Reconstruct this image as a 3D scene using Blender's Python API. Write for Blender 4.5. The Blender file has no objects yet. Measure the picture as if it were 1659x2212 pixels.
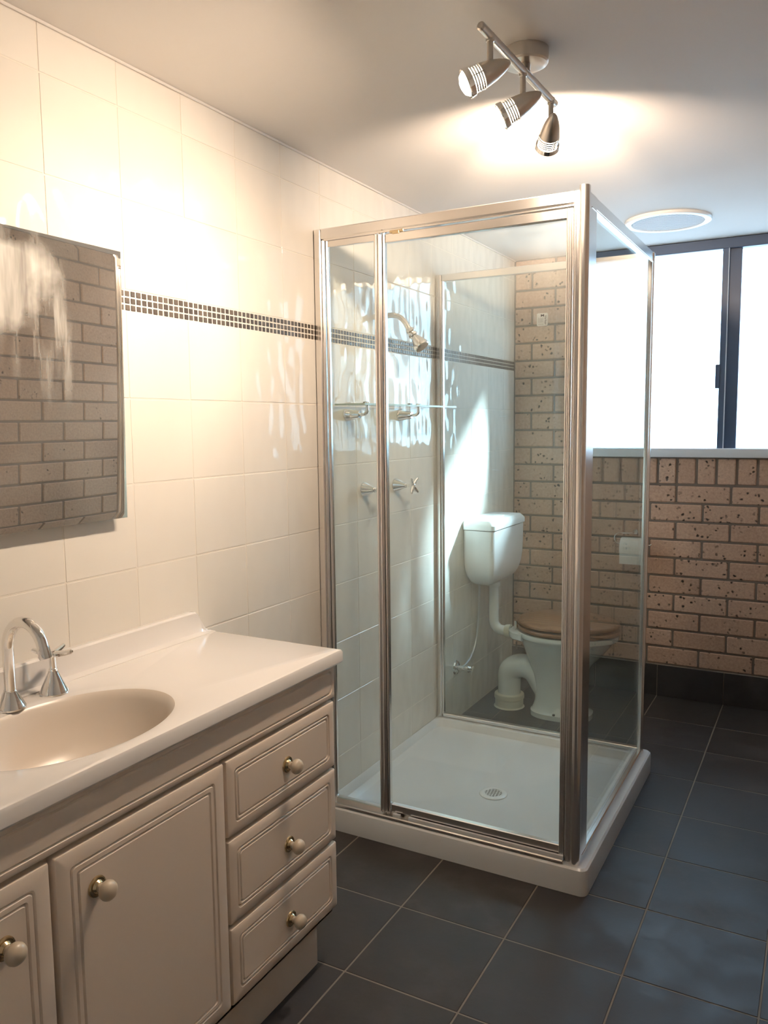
import bpy, bmesh, math, random
from mathutils import Vector, Matrix
random.seed(7)
S = bpy.context.scene
C = S.collection
PI = math.pi
# ------------------------------------------------------------------ camera, sky, sun, exposure
H = 2.1415                                    # ceiling height
W_R, Y_F = 1.50, -4.35                        # right wall, wall behind the camera
cd = bpy.data.cameras.new('camera')
cam = bpy.data.objects.new('camera', cd); C.objects.link(cam)
YAW, PITCH, ROLL = -0.5032, -0.1077, -0.011
fw = Vector((math.sin(YAW)*math.cos(PITCH), math.cos(YAW)*math.cos(PITCH), math.sin(PITCH)))
rt = Vector((math.cos(YAW), -math.sin(YAW), 0)); up = rt.cross(fw)
r2 = math.cos(ROLL)*rt + math.sin(ROLL)*up; u2 = -math.sin(ROLL)*rt + math.cos(ROLL)*up
M = Matrix((r2, u2, -fw)).transposed().to_4x4(); M.translation = (1.4245, -3.9864, 1.3263)
cam.matrix_world = M
cd.sensor_fit = 'VERTICAL'; cd.sensor_height = 24.0; cd.lens = 24.0*1740.4379/2212.0
cd.clip_start = 0.02; cd.clip_end = 100
S.camera = cam
wd = bpy.data.worlds.new('sky'); S.world = wd; wd.use_nodes = True
bg = wd.node_tree.nodes['Background']; bg.inputs['Color'].default_value = (.58, .79, 1, 1); bg.inputs['Strength'].default_value = 7.0
sl = bpy.data.lights.new('sun', 'SUN'); sl.energy = 40.0; sl.angle = math.radians(9); sl.color = (.80, .92, 1)
so = bpy.data.objects.new('sun', sl); C.objects.link(so)
so.rotation_euler = Vector((-1, -1, -.9)).to_track_quat('-Z', 'Y').to_euler()
so.location = (3, 3, 4)
PANE_GLOW, BEAM_W, FILL_W = .10, 7.0, 13.5
S.view_settings.view_transform = 'Standard'; S.view_settings.look = 'None'
S.view_settings.gamma = 1; S.view_settings.use_curve_mapping = False
S.view_settings.exposure = 1.02
S.cycles.caustics_refractive = False; S.cycles.caustics_reflective = False
S.cycles.max_bounces = 14; S.cycles.transparent_max_bounces = 24; S.cycles.sample_clamp_indirect = 6.0

# ------------------------------------------------------------------ materials
def mat(name, col=(.8, .8, .8), rough=.5, metal=0., spec=.5, coat=0.):
    m = bpy.data.materials.new(name); m.use_nodes = True
    b = m.node_tree.nodes['Principled BSDF']
    b.inputs['Base Color'].default_value = (*col, 1); b.inputs['Roughness'].default_value = rough
    b.inputs['Metallic'].default_value = metal; b.inputs['Specular IOR Level'].default_value = spec
    b.inputs['Coat Weight'].default_value = coat
    return m, m.node_tree, b
def N(t, typ, **kw):
    n = t.nodes.new(typ)
    for k, v in kw.items():
        if k in n.inputs: n.inputs[k].default_value = v
        else: setattr(n, k, v)
    return n
def coords(t, which='Object'):
    return t.nodes.new('ShaderNodeTexCoord').outputs[which]
def noise(t, vec, scale, detail=3, rough=.5):
    n = N(t, 'ShaderNodeTexNoise', Scale=scale, Detail=detail, Roughness=rough); t.links.new(vec, n.inputs['Vector']); return n.outputs['Fac']
def ramp(t, fac, stops):
    r = t.nodes.new('ShaderNodeValToRGB'); e = r.color_ramp.elements
    while len(e) < len(stops): e.new(.5)
    for x, (p, c) in zip(e, stops):
        x.position = p; x.color = (*c, 1) if len(c) == 3 else c
    t.links.new(fac, r.inputs['Fac']); return r.outputs['Color']
def bump(t, b, h, strength=.3, dist=.002):
    n = N(t, 'ShaderNodeBump', Strength=strength, Distance=dist); t.links.new(h, n.inputs['Height']); t.links.new(n.outputs['Normal'], b.inputs['Normal'])
def mixc(t, fac, a, b_, mode='MIX'):
    n = t.nodes.new('ShaderNodeMix'); n.data_type = 'RGBA'; n.blend_type = mode
    for s, v in ((0, fac), (6, a), (7, b_)):
        if hasattr(v, 'is_linked'): t.links.new(v, n.inputs[s])
        elif s == 0: n.inputs[0].default_value = v
        else: n.inputs[s].default_value = (*v, 1)
    return n.outputs[2]
def rndobj(t): return t.nodes.new('ShaderNodeObjectInfo').outputs['Random']
def geopos(t): return t.nodes.new('ShaderNodeNewGeometry').outputs['Position']

MT = {}
m, t, b = mat('glazed_wall_tile', (.80, .76, .69), .35, spec=.0, coat=1.0); MT['tile'] = m
p = geopos(t)
t.links.new(mixc(t, rndobj(t), (.79, .75, .68), (.82, .78, .71)), b.inputs['Base Color'])
tm = N(t, 'ShaderNodeMapping'); tm.inputs['Scale'].default_value = (1, 1, .62); t.links.new(p, tm.inputs['Vector'])
n1 = N(t, 'ShaderNodeTexNoise', Scale=21., Detail=0.); t.links.new(tm.outputs[0], n1.inputs['Vector'])
b.inputs['Coat Roughness'].default_value = .035; b.inputs['Coat IOR'].default_value = 1.42
nb = N(t, 'ShaderNodeBump', Strength=1.0, Distance=.004); t.links.new(n1.outputs['Fac'], nb.inputs['Height']); t.links.new(nb.outputs['Normal'], b.inputs['Coat Normal'])
m, t, b = mat('tile_grout', (.78, .73, .65), .8); MT['grout'] = m
bump(t, b, noise(t, geopos(t), 300), .3, .001)
m, t, b = mat('mosaic_stone', (.07, .055, .045), .35); MT['mosaic'] = m
t.links.new(mixc(t, rndobj(t), (.050, .040, .034), (.115, .092, .074)), b.inputs['Base Color'])
m, t, b = mat('painted_plaster', (.82, .775, .725), .7); MT['ceiling'] = m
bump(t, b, noise(t, geopos(t), 60, 4), .08, .002)
m, t, b = mat('charcoal_floor_tile', (.05, .047, .05), .42, spec=.35); MT['floor'] = m
p = geopos(t); nz = noise(t, p, 7, 5, .62)
c1 = ramp(t, nz, [(.3, (.032, .027, .025)), (.52, (.052, .046, .043)), (.75, (.086, .078, .076))])
t.links.new(mixc(t, rndobj(t), c1, mixc(t, .75, c1, (.052, .050, .054))), b.inputs['Base Color'])
nz2 = noise(t, p, 40, 4, .6); bump(t, b, nz2, .25, .002)
t.links.new(ramp(t, nz, [(.3, (.42,)*3), (.7, (.62,)*3)]), b.inputs['Roughness'])
m, t, b = mat('floor_grout', (.24, .205, .17), .85); MT['fgrout'] = m
bump(t, b, noise(t, geopos(t), 200), .3, .001)
def brickmat(name, c_lo, c_hi, lo=.47):
    m, t, b = mat(name, c_lo, .85, spec=.25)
    p = geopos(t)
    base = mixc(t, rndobj(t), c_lo, c_hi)
    fine = noise(t, p, 90, 5, .65)
    base = mixc(t, .35, base, ramp(t, fine, [(.3, tuple(x*.55 for x in c_lo)), (.7, tuple(min(1, x*1.3) for x in c_hi))]))
    warp = N(t, 'ShaderNodeTexNoise', Scale=40., Detail=2.); t.links.new(p, warp.inputs['Vector'])
    va = t.nodes.new('ShaderNodeVectorMath'); va.operation = 'MULTIPLY_ADD'
    t.links.new(warp.outputs['Color'], va.inputs[0]); va.inputs[1].default_value = (.02, .02, .02); t.links.new(p, va.inputs[2])
    v = N(t, 'ShaderNodeTexVoronoi', Scale=42.); t.links.new(va.outputs[0], v.inputs['Vector'])
    hole = ramp(t, v.outputs['Distance'], [(.17, (1, 1, 1)), (.32, (0, 0, 0))])
    clump = ramp(t, noise(t, p, 11, 2), [(lo, (0, 0, 0)), (lo+.09, (1, 1, 1))])
    sep = t.nodes.new('ShaderNodeMath'); sep.operation = 'MULTIPLY'; t.links.new(hole, sep.inputs[0]); t.links.new(clump, sep.inputs[1])
    t.links.new(mixc(t, sep.outputs[0], base, (.055, .042, .036)), b.inputs['Base Color'])
    hgt = t.nodes.new('ShaderNodeMath'); hgt.operation = 'SUBTRACT'; t.links.new(fine, hgt.inputs[0]); t.links.new(sep.outputs[0], hgt.inputs[1])
    bump(t, b, hgt.outputs[0], .5, .004)
    return m
MT['brick'] = brickmat('tan_pitted_brick', (.52, .335, .245), (.60, .41, .31))
MT['brick_plain'] = brickmat('tan_smooth_brick', (.46, .32, .235), (.53, .38, .285), .60)
m, t, b = mat('brick_mortar', (.215, .17, .145), .9); MT['mortar'] = m
bump(t, b, noise(t, geopos(t), 160, 4), .5, .003)
m, t, b = mat('white_paint_sill', (.70, .72, .77), .55); MT['sill'] = m
bump(t, b, noise(t, geopos(t), 90, 4), .25, .002)
MT['winframe'] = mat('glare_tinted_aluminium', (.065, .10, .17), .38, 0.0)[0]  # blue tone holds the window glare on the dark frame
m, t, b = mat('polished_aluminium', (.88, .85, .82), .22, 1.0); MT['chrome'] = m
MT['chrome2'] = mat('chrome_plate', (.90, .89, .87), .05, 1.0)[0]
MT['nickel'] = mat('brushed_nickel', (.66, .62, .57), .30, 1.0)[0]
MT['brass'] = mat('aged_brass', (.66, .52, .32), .22, 1.0)[0]
MT['knob'] = mat('cream_ceramic_knob', (.60, .51, .39), .28)[0]
m, t, b = mat('cream_vinyl_cabinet', (.80, .685, .575), .42); MT['cab'] = m
bump(t, b, noise(t, geopos(t), 220, 3), .06, .0006)
MT['gap'] = mat('dark_carcass_gap', (.10, .08, .07), .8)[0]
MT['marble'] = mat('white_cultured_marble', (.80, .765, .73), .13, coat=.3)[0]
MT['bowl'] = mat('almond_basin_gelcoat', (.73, .655, .57), .28, coat=.1)[0]
MT['porcelain'] = mat('white_porcelain', (.83, .85, .84), .09, coat=.4)[0]
MT['plastic'] = mat('white_plastic', (.84, .85, .85), .22)[0]
MT['rubber'] = mat('cream_pipe_collar', (.74, .71, .60), .5)[0]
MT['tray'] = mat('white_acrylic_tray', (.79, .80, .80), .16, coat=.3)[0]
MT['dark'] = mat('dark_void', (.02, .02, .02), .7)[0]
MT['fan'] = mat('fan_grille_plastic', (.62, .60, .59), .5)[0]
MT['paper'] = mat('toilet_tissue', (.86, .85, .82), .9)[0]
MT['hose'] = mat('braided_hose', (.60, .61, .62), .35, .8)[0]
m, t, b = mat('stained_pine', (.42, .22, .11), .38, coat=.12); MT['wood'] = m
wv = N(t, 'ShaderNodeTexWave', Scale=9., Distortion=5., Detail=3.); wv.bands_direction = 'Y'; t.links.new(coords(t), wv.inputs['Vector'])
t.links.new(ramp(t, wv.outputs['Fac'], [(0, (.25, .108, .045)), (1, (.33, .155, .072))]), b.inputs['Base Color'])
m, t, b = mat('sticker_ink', (.08, .07, .07), .6); MT['ink'] = m
MT['greyink'] = mat('sticker_grey_print', (.55, .54, .52), .6)[0]
MT['sticker'] = mat('white_sticker', (.88, .87, .84), .5)[0]
MT['greenedge'] = mat('green_glass_edge', (.42, .55, .50), .15)[0]
MT['darkglass'] = mat('dark_green_glass_block', (.10, .11, .075), .2)[0]
MT['asphalt'] = mat('dark_paving', (.06, .06, .06), .9)[0]
MT['eave'] = mat('sun_block_board', (.5, .5, .5), .8)[0]
def glassmat(name, tint, veil):
    m = bpy.data.materials.new(name); m.use_nodes = True; t = m.node_tree; t.nodes.clear()
    o = N(t, 'ShaderNodeOutputMaterial'); tr = N(t, 'ShaderNodeBsdfTransparent', Color=(*tint, 1)); gl = N(t, 'ShaderNodeBsdfGlossy', Roughness=.01)
    fr = N(t, 'ShaderNodeFresnel', IOR=1.45)
    ge = t.nodes.new('ShaderNodeNewGeometry'); io = N(t, 'ShaderNodeMapRange'); io.inputs['To Min'].default_value = 1.45; io.inputs['To Max'].default_value = 1/1.45
    t.links.new(ge.outputs['Backfacing'], io.inputs['Value']); t.links.new(io.outputs['Result'], fr.inputs['IOR']); mx = N(t, 'ShaderNodeMixShader'); df = N(t, 'ShaderNodeBsdfDiffuse', Color=(.8, .85, .86, 1)); m2 = N(t, 'ShaderNodeMixShader')
    sc = ramp(t, noise(t, geopos(t), 5, 4), [(.35, (veil*.5,)*3), (.7, (veil*1.5,)*3)])
    L = t.links.new
    L(sc, m2.inputs[0]); L(tr.outputs[0], m2.inputs[1]); L(df.outputs[0], m2.inputs[2])
    L(fr.outputs[0], mx.inputs[0]); L(m2.outputs[0], mx.inputs[1]); L(gl.outputs[0], mx.inputs[2]); L(mx.outputs[0], o.inputs[0])
    return m
MT['glass'] = glassmat('shower_glass', (.955, .985, .975), .035)
MT['clear'] = glassmat('clear_shelf_glass', (.93, .97, .95), .03)
# obscure window glass: part of the daylight goes straight through, the rest is scattered; a faint emission is added to stand in for sky glow
m = bpy.data.materials.new('obscure_window_glass'); m.use_nodes = True; t = m.node_tree; t.nodes.clear()
o = N(t, 'ShaderNodeOutputMaterial'); tr = N(t, 'ShaderNodeBsdfTransparent', Color=(.9, .97, 1, 1)); tl = N(t, 'ShaderNodeBsdfTranslucent', Color=(.85, .92, 1, 1))
em = N(t, 'ShaderNodeEmission', Color=(.66, .82, 1, 1), Strength=PANE_GLOW); mx = N(t, 'ShaderNodeMixShader', Fac=.12); ad = N(t, 'ShaderNodeAddShader')
t.links.new(tr.outputs[0], mx.inputs[1]); t.links.new(tl.outputs[0], mx.inputs[2]); t.links.new(mx.outputs[0], ad.inputs[0]); t.links.new(em.outputs[0], ad.inputs[1]); t.links.new(ad.outputs[0], o.inputs[0])
MT['pane'] = m
def emat(name, col, s):
    m = bpy.data.materials.new(name); m.use_nodes = True; t = m.node_tree; t.nodes.clear()
    o = N(t, 'ShaderNodeOutputMaterial'); e = N(t, 'ShaderNodeEmission', Color=(*col, 1), Strength=s); t.links.new(e.outputs[0], o.inputs[0]); return m
MT['bulb'] = emat('lit_halogen_bulb', (1, .88, .70), 7.0)
# mirror: silvered glass with a dried cleaner smear in one corner
m, t, b = mat('mirror_silver', (.70, .665, .615), .015, 1.0); MT['mirror'] = m
p = geopos(t)
wn = N(t, 'ShaderNodeTexNoise', Scale=9., Detail=4.); t.links.new(p, wn.inputs['Vector'])
wa = t.nodes.new('ShaderNodeVectorMath'); wa.operation = 'MULTIPLY_ADD'; t.links.new(wn.outputs['Color'], wa.inputs[0]); wa.inputs[1].default_value = (.16, .16, .16); t.links.new(p, wa.inputs[2])
mp = N(t, 'ShaderNodeMapping'); mp.vector_type = 'TEXTURE'; mp.inputs['Location'].default_value = (.11, -2.88, 1.685); mp.inputs['Rotation'].default_value = (math.radians(-48), 0, 0); mp.inputs['Scale'].default_value = (1, .085, .165)
t.links.new(wa.outputs[0], mp.inputs['Vector'])
ln = t.nodes.new('ShaderNodeVectorMath'); ln.operation = 'LENGTH'
mv = t.nodes.new('ShaderNodeVectorMath'); mv.operation = 'MULTIPLY'; t.links.new(mp.outputs[0], mv.inputs[0]); mv.inputs[1].default_value = (0, 1, 1); t.links.new(mv.outputs[0], ln.inputs[0])
core = ramp(t, ln.outputs['Value'], [(.55, (1, 1, 1)), (1.0, (0, 0, 0))])
st = N(t, 'ShaderNodeMapping'); st.inputs['Rotation'].default_value = (math.radians(24), 0, 0); st.inputs['Scale'].default_value = (1, 26, 3.2); t.links.new(p, st.inputs['Vector'])
sn = noise(t, st.outputs[0], 1.0, 4, .6)
streak = ramp(t, sn, [(.46, (0, 0, 0)), (.66, (1, 1, 1))])
mp2 = N(t, 'ShaderNodeMapping'); mp2.vector_type = 'TEXTURE'; mp2.inputs['Location'].default_value = (0, -2.90, 1.56); mp2.inputs['Rotation'].default_value = (math.radians(18), 0, 0); mp2.inputs['Scale'].default_value = (1, .13, .24)
t.links.new(p, mp2.inputs['Vector'])
mv2 = t.nodes.new('ShaderNodeVectorMath'); mv2.operation = 'MULTIPLY'; t.links.new(mp2.outputs[0], mv2.inputs[0]); mv2.inputs[1].default_value = (0, 1, 1)
ln2 = t.nodes.new('ShaderNodeVectorMath'); ln2.operation = 'LENGTH'; t.links.new(mv2.outputs[0], ln2.inputs[0])
zone = ramp(t, ln2.outputs['Value'], [(.4, (.55,)*3), (1.0, (0, 0, 0))])
s1 = mixc(t, 1.0, streak, zone, 'MULTIPLY')
s2 = mixc(t, 1.0, mixc(t, 1.0, core, ramp(t, sn, [(.28, (.22,)*3), (.60, (.82,)*3)]), 'MULTIPLY'), s1, 'LIGHTEN')
gen = ramp(t, noise(t, p, 6, 5), [(.4, (.06,)*3), (.75, (.16,)*3)])
s3 = mixc(t, 1.0, s2, gen, 'LIGHTEN')
df = N(t, 'ShaderNodeBsdfDiffuse', Color=(.78, .77, .72, 1)); mxs = N(t, 'ShaderNodeMixShader')
t.links.new(s3, mxs.inputs[0]); t.links.new(b.outputs[0], mxs.inputs[1]); t.links.new(df.outputs[0], mxs.inputs[2])
t.links.new(mxs.outputs[0], [n for n in t.nodes if n.type == 'OUTPUT_MATERIAL'][0].inputs[0])

# ------------------------------------------------------------------ mesh helpers
class MB:
    """collects shapes; build() links them as ONE mesh object"""
    def __init__(s): s.bm = bmesh.new()
    def _add(s, bm2, mtx=None, mi=0):
        if mtx is not None: bm2.transform(mtx)
        for f in bm2.faces: f.material_index = mi if f.material_index == 0 else f.material_index
        me = bpy.data.meshes.new('tmp'); bm2.to_mesh(me); bm2.free(); s.bm.from_mesh(me); bpy.data.meshes.remove(me); return s
    def box(s, a, b_, bev=0., seg=1, mtx=None, mi=0):
        q = bmesh.new(); bmesh.ops.create_cube(q, size=1)
        for v in q.verts: v.co = Vector([(a[i]+b_[i])/2 + v.co[i]*(b_[i]-a[i]) for i in range(3)])
        if bev: bmesh.ops.bevel(q, geom=q.edges[:], offset=bev, segments=seg, profile=.5, affect='EDGES')
        return s._add(q, mtx, mi)
    def lathe(s, prof, seg=24, mtx=None, mi=0, smooth=True):
        q = bmesh.new(); rings = []
        for r, z in prof:
            if r < 1e-6: rings.append([q.verts.new((0, 0, z))])
            else: rings.append([q.verts.new((r*math.cos(2*PI*k/seg), r*math.sin(2*PI*k/seg), z)) for k in range(seg)])
        for A, B in zip(rings, rings[1:]):
            for k in range(seg):
                k2 = (k+1) % seg
                if len(A) == 1 and len(B) == 1: continue
                vs = [A[0], B[k2], B[k]] if len(A) == 1 else ([A[k], A[k2], B[0]] if len(B) == 1 else [A[k], A[k2], B[k2], B[k]])
                f = q.faces.new(vs); f.smooth = smooth
        bmesh.ops.recalc_face_normals(q, faces=q.faces[:])
        return s._add(q, mtx, mi)
    def tube(s, pts, r, seg=12, mtx=None, mi=0, caps=True):
        q = bmesh.new(); pts = [Vector(x) for x in pts]; rs = r if isinstance(r, (list, tuple)) else [r]*len(pts)
        rings = []; nrm = None
        for i, x in enumerate(pts):
            d = (pts[min(i+1, len(pts)-1)] - pts[max(i-1, 0)]).normalized()
            if nrm is None: nrm = d.orthogonal().normalized()
            nrm = (nrm - d*nrm.dot(d)).normalized(); bn = d.cross(nrm)
            rings.append([q.verts.new(x + rs[i]*(math.cos(2*PI*k/seg)*nrm + math.sin(2*PI*k/seg)*bn)) for k in range(seg)])
        for A, B in zip(rings, rings[1:]):
            for k in range(seg):
                f = q.faces.new([A[k], A[(k+1) % seg], B[(k+1) % seg], B[k]]); f.smooth = True
        if caps: q.faces.new(rings[0]); q.faces.new(rings[-1])
        bmesh.ops.recalc_face_normals(q, faces=q.faces[:])
        return s._add(q, mtx, mi)
    def loft(s, secs, mtx=None, mi=0, caps=True, smooth=True):
        q = bmesh.new(); rings = [[q.verts.new(x) for x in sec] for sec in secs]; n = len(rings[0])
        for A, B in zip(rings, rings[1:]):
            for k in range(n):
                f = q.faces.new([A[k], A[(k+1) % n], B[(k+1) % n], B[k]]); f.smooth = smooth
        if caps:
            for R in (rings[0], rings[-1]): q.faces.new(R).smooth = False
        bmesh.ops.recalc_face_normals(q, faces=q.faces[:])
        return s._add(q, mtx, mi)
    def build(s, name, m, parent=None, loc=None):
        me = bpy.data.meshes.new(name)
        if loc is not None: s.bm.transform(Matrix.Translation(-Vector(loc)))
        s.bm.to_mesh(me); s.bm.free(); me.set_sharp_from_angle(angle=math.radians(32))
        for x in (m if isinstance(m, (list, tuple)) else [m]): me.materials.append(x)
        return link(name, me, parent, loc)
def link(name, me, parent=None, loc=None, rot=None):
    o = bpy.data.objects.new(name, me); C.objects.link(o)
    if loc is not None: o.location = loc
    if rot is not None: o.rotation_euler = rot
    if parent is not None:
        o.parent = parent; o.matrix_parent_inverse = WORLD(parent).inverted()
    return o
def WORLD(o):
    m = Matrix.LocRotScale(o.location, o.rotation_euler, o.scale)
    return (WORLD(o.parent) @ o.matrix_parent_inverse @ m) if o.parent else m
def empty(name, loc):
    o = bpy.data.objects.new(name, None); C.objects.link(o); o.location = loc; o.empty_display_size = .05; return o
def tag(o, label, cat, group=None):
    o['label'] = label; o['category'] = cat
    if group: o['group'] = group
    return o
def struct(o, label=None, cat=None):
    o['kind'] = 'structure'
    if label: o['label'] = label; o['category'] = cat
    return o
def axis(o, d):     # matrix taking +Z to direction d at point o
    m = Vector(d).normalized().to_track_quat('Z', 'Y').to_matrix().to_4x4(); m.translation = Vector(o); return m
def rrect(x0, x1, y0, y1, r, seg=5):
    out = []
    for cx, cy, a0 in ((x1-r, y1-r, 0), (x0+r, y1-r, 90), (x0+r, y0+r, 180), (x1-r, y0+r, 270)):
        for k in range(seg+1):
            a = math.radians(a0 + 90*k/seg); out.append((cx+r*math.cos(a), cy+r*math.sin(a)))
    return out
def pillow_mesh(name, dx, dy, dz, bev, m):     # a box piece, front-bevelled, centred; shared by alike pieces
    q = MB(); q.box((-dx/2, -dy/2, -dz/2), (dx/2, dy/2, dz/2), bev)
    me = bpy.data.meshes.new(name); q.bm.to_mesh(me); q.bm.free(); me.materials.append(m); return me

# ------------------------------------------------------------------ floor
fl = struct(MB().box((-.12, Y_F-.1, -.10), (W_R+.12, .12, -.0012)).build('floor', MT['fgrout']), 'charcoal square-tiled bathroom floor with pale grout', 'floor')
TX, TD, TP, G = 1.0428, -.3284, .30, .004
xs = [0, TX-.9, TX-.6, TX-.3, TX, TX+.3, W_R]; ys = [0] + [TD-TP*k for k in range(15)]
cache = {}
def piece(name, key, dims, bev, m):
    k = (name, m.name) + tuple(round(v, 4) for v in dims)
    if k not in cache: cache[k] = pillow_mesh(name, *dims, bev, m)
    return cache[k]
for i in range(6):
    for j in range(len(ys)-1):
        x0, x1, y1, y0 = xs[i]+G/2, xs[i+1]-G/2, ys[j]-G/2, ys[j+1]+G/2
        link('floor_tile', piece('floor_tile', 0, (x1-x0, y1-y0, .008), .0012, MT['floor']), fl, ((x0+x1)/2, (y0+y1)/2, -.004+random.uniform(-.0004, .0002)))
MB().box((0, Y_F, -.006), (W_R, ys[-1]-.003, 0)).build('floor_slab', MT['floor'], fl)

# ------------------------------------------------------------------ left wall, glazed tiles, mosaic band
wl = struct(MB().box((-.12, Y_F-.1, -.10), (-.0008, .0, H+.1)).build('wall_left', MT['grout']), 'cream glazed tile wall with a dark mosaic band', 'wall')
P, W0 = .2049, -2.8214
yj = [W0+P*k for k in range(-4, 14)] + [0.0]
zj = [(0.0, .1981)] + [(.1981+.1992*k, .1981+.1992*(k+1)) for k in range(7)]
zj[-1] = (zj[-1][0], 1.5926); zj += [(1.6403, 1.8420), (1.8420, 2.0408), (2.0408, H)]
g = .0028
for z0, z1 in zj:
    for a, c in zip(yj, yj[1:]):
        me = piece('wall_tile', 0, (.007, c-a-g, z1-z0-g), .0012, MT['tile'])
        link('wall_tile', me, wl, (-.0035+random.uniform(-.0003, .0003), (a+c)/2, (z0+z1)/2), (0, random.uniform(-1, 1)*.0016, random.uniform(-1, 1)*.0016))
MB().box((-.01, Y_F, 0), (0, yj[0]-.0015, H)).build('wall_tile_field', MT['tile'], wl)
mp_, mr = .0177, .0477/3; k = 0; mbs = MB()
mos = pillow_mesh('mosaic_tile', .006, mp_-.0036, mr-.0030, .0012, MT['mosaic'])
y = -2.76
while y < -.012:
    for r in range(3):
        c = (-.0028, y+mp_/2, 1.5926+mr*(r+.5))
        if k < 100: link('mosaic_tile', mos, wl, (c[0]+random.uniform(-.0004, .0004), c[1]+random.uniform(-.0004, .0004), c[2]))
        else: mbs.box((c[0]-.003, c[1]-mp_/2+.0018, c[2]-mr/2+.0015), (c[0]+.003, c[1]+mp_/2-.0018, c[2]+mr/2-.0015))
    k += 1; y += mp_
o = mbs.build('mosaic_band', MT['mosaic'], wl); o['kind'] = 'stuff'

# ------------------------------------------------------------------ brickwork: back wall with window, right wall
WX0, WX1, WZ0, WZ1 = .375, 1.46, 1.2026, H-.004
wb = MB()
for a, c in (((-.12, .006, -.1), (WX0, .14, H+.1)), ((WX0, .006, -.1), (W_R+.12, .14, 1.162)), ((WX1, .006, 1.15), (W_R+.12, .14, H+.1)), ((WX0, .006, H), (WX1, .14, H+.1))): wb.box(a, c)
wb = struct(wb.build('wall_back', MT['mortar']), 'tan pitted brick wall under and beside the window', 'wall')
CH, BL, JT = .0874, .2385, .0100
def brickobj(parent, cx, cz, L, h, face_y=None, face_x=None):
    dep = .05
    if face_y is not None:
        me = piece('brick', 0, (L, dep, h), .0035, MT['brick'])
        link('brick', me, parent, (cx, face_y+dep/2+random.uniform(-.0018, .0018), cz), (random.uniform(-1, 1)*.004, random.uniform(-1, 1)*.003, random.uniform(-1, 1)*.005))
ZB = .1553
nrow = 0; z = ZB
x_off = .8069                                   # a head joint measured on the first full course under the headers
while z < H-.01:
    top = min(z+CH, H)
    # course index counted down from the header course (z=1.030)
    idx = round((1.0300-CH-z)/CH)
    off = x_off + (0 if idx % 2 == 0 else BL/2)
    x = off - BL*math.ceil((off+.001)/BL)
    h = top-z-JT
    while x < W_R:
        a, c = max(x, 0)+JT/2, min(x+BL, W_R)-JT/2
        zz0, zz1 = z, top
        if z > .99 and z < WZ0-.06:                        # beside the headers and the sill
            c = min(c, .345)
            if c-a > .012: brickobj(wb, (a+c)/2, z+JT/2+h/2, c-a, h, face_y=0)
        elif z >= WZ0-.06 and c > WX0:
            if a < WX0-.02: brickobj(wb, (a+WX0)/2, z+JT/2+h/2, WX0-a, h, face_y=0)
        elif c-a > .012 and h > .01: brickobj(wb, (a+c)/2, z+JT/2+h/2, c-a, h, face_y=0)
        x += BL
    z += CH
# the row of headers standing on edge under the sill
x = .8069-.0866*6
while x < W_R-.01:
    a, c = x+.006, min(x+.0866, W_R)-.006
    if a > .36: brickobj(wb, (a+c)/2, 1.0950, c-a, .118, face_y=0)
    x += .0866
bb = struct(MB().box((0, -.0075, 0), (W_R, .006, .1535)).build('baseboard_back', MT['fgrout']), 'charcoal tile skirting along the foot of the brick wall', 'skirting')
for a, c in zip(xs, xs[1:]):
    link('skirting_tile', piece('skirting_tile', 0, (c-a-.004, .008, .1525), .001, MT['floor']), bb, ((a+c)/2, -.0085, .0772))
# right wall
wr = struct(MB().box((W_R+.006, Y_F-.1, -.1), (W_R+.12, .12, H+.1)).build('wall_right', MT['mortar']), 'tan pitted brick wall seen in the mirror', 'wall')
CR, BR = .0985, .268
rest = MB(); row = 0; z = H-CR*22
while z < H-.01:
    top = min(z+CR, H); y = Y_F + (0 if row % 2 else -BR/2)
    while y < 0:
        a, c = max(y, Y_F)+JT/2, min(y+BR, 0)-JT/2
        if c-a > .01 and top > .01:
            if a > -2.45 and c < -.65 and z > .6:
                me = piece('brick', 1, (.05, c-a, top-z-JT), .0035, MT['brick_plain'])
                link('brick', me, wr, (W_R+.025+random.uniform(-.0018, .0018), (a+c)/2, (z+top)/2), (0, random.uniform(-1, 1)*.004, random.uniform(-1, 1)*.004))
            elif c > -2.6: rest.box((W_R, a, z+JT/2), (W_R+.05, c, top-JT/2))
        y += BR
    z += CR; row += 1
MB().box((W_R-.006, Y_F, 0), (W_R+.008, -2.56, H)).build('bounce_lining', MT['ceiling'], wr)  # unseen pale lining added to bounce light onto the cabinet fronts
o = rest.build('brickwork', MT['brick_plain'], wr); o['kind'] = 'stuff'
struct(MB().box((-.12, Y_F-.12, -.1), (W_R+.12, Y_F, H+.1)).build('wall_front', MT['ceiling']), 'plain painted wall behind the camera', 'wall')
ce = struct(MB().box((-.12, Y_F-.1, H), (W_R+.12, .14, H+.1)).build('ceiling', MT['ceiling']), 'smooth off-white painted ceiling', 'ceiling')
struct(MB().box((0, -3.9, H-.006), (.008, -.001, H), .002).build('trim_1', MT['ceiling']), 'thin painted bead where the tiled wall meets the ceiling', 'trim')

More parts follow.
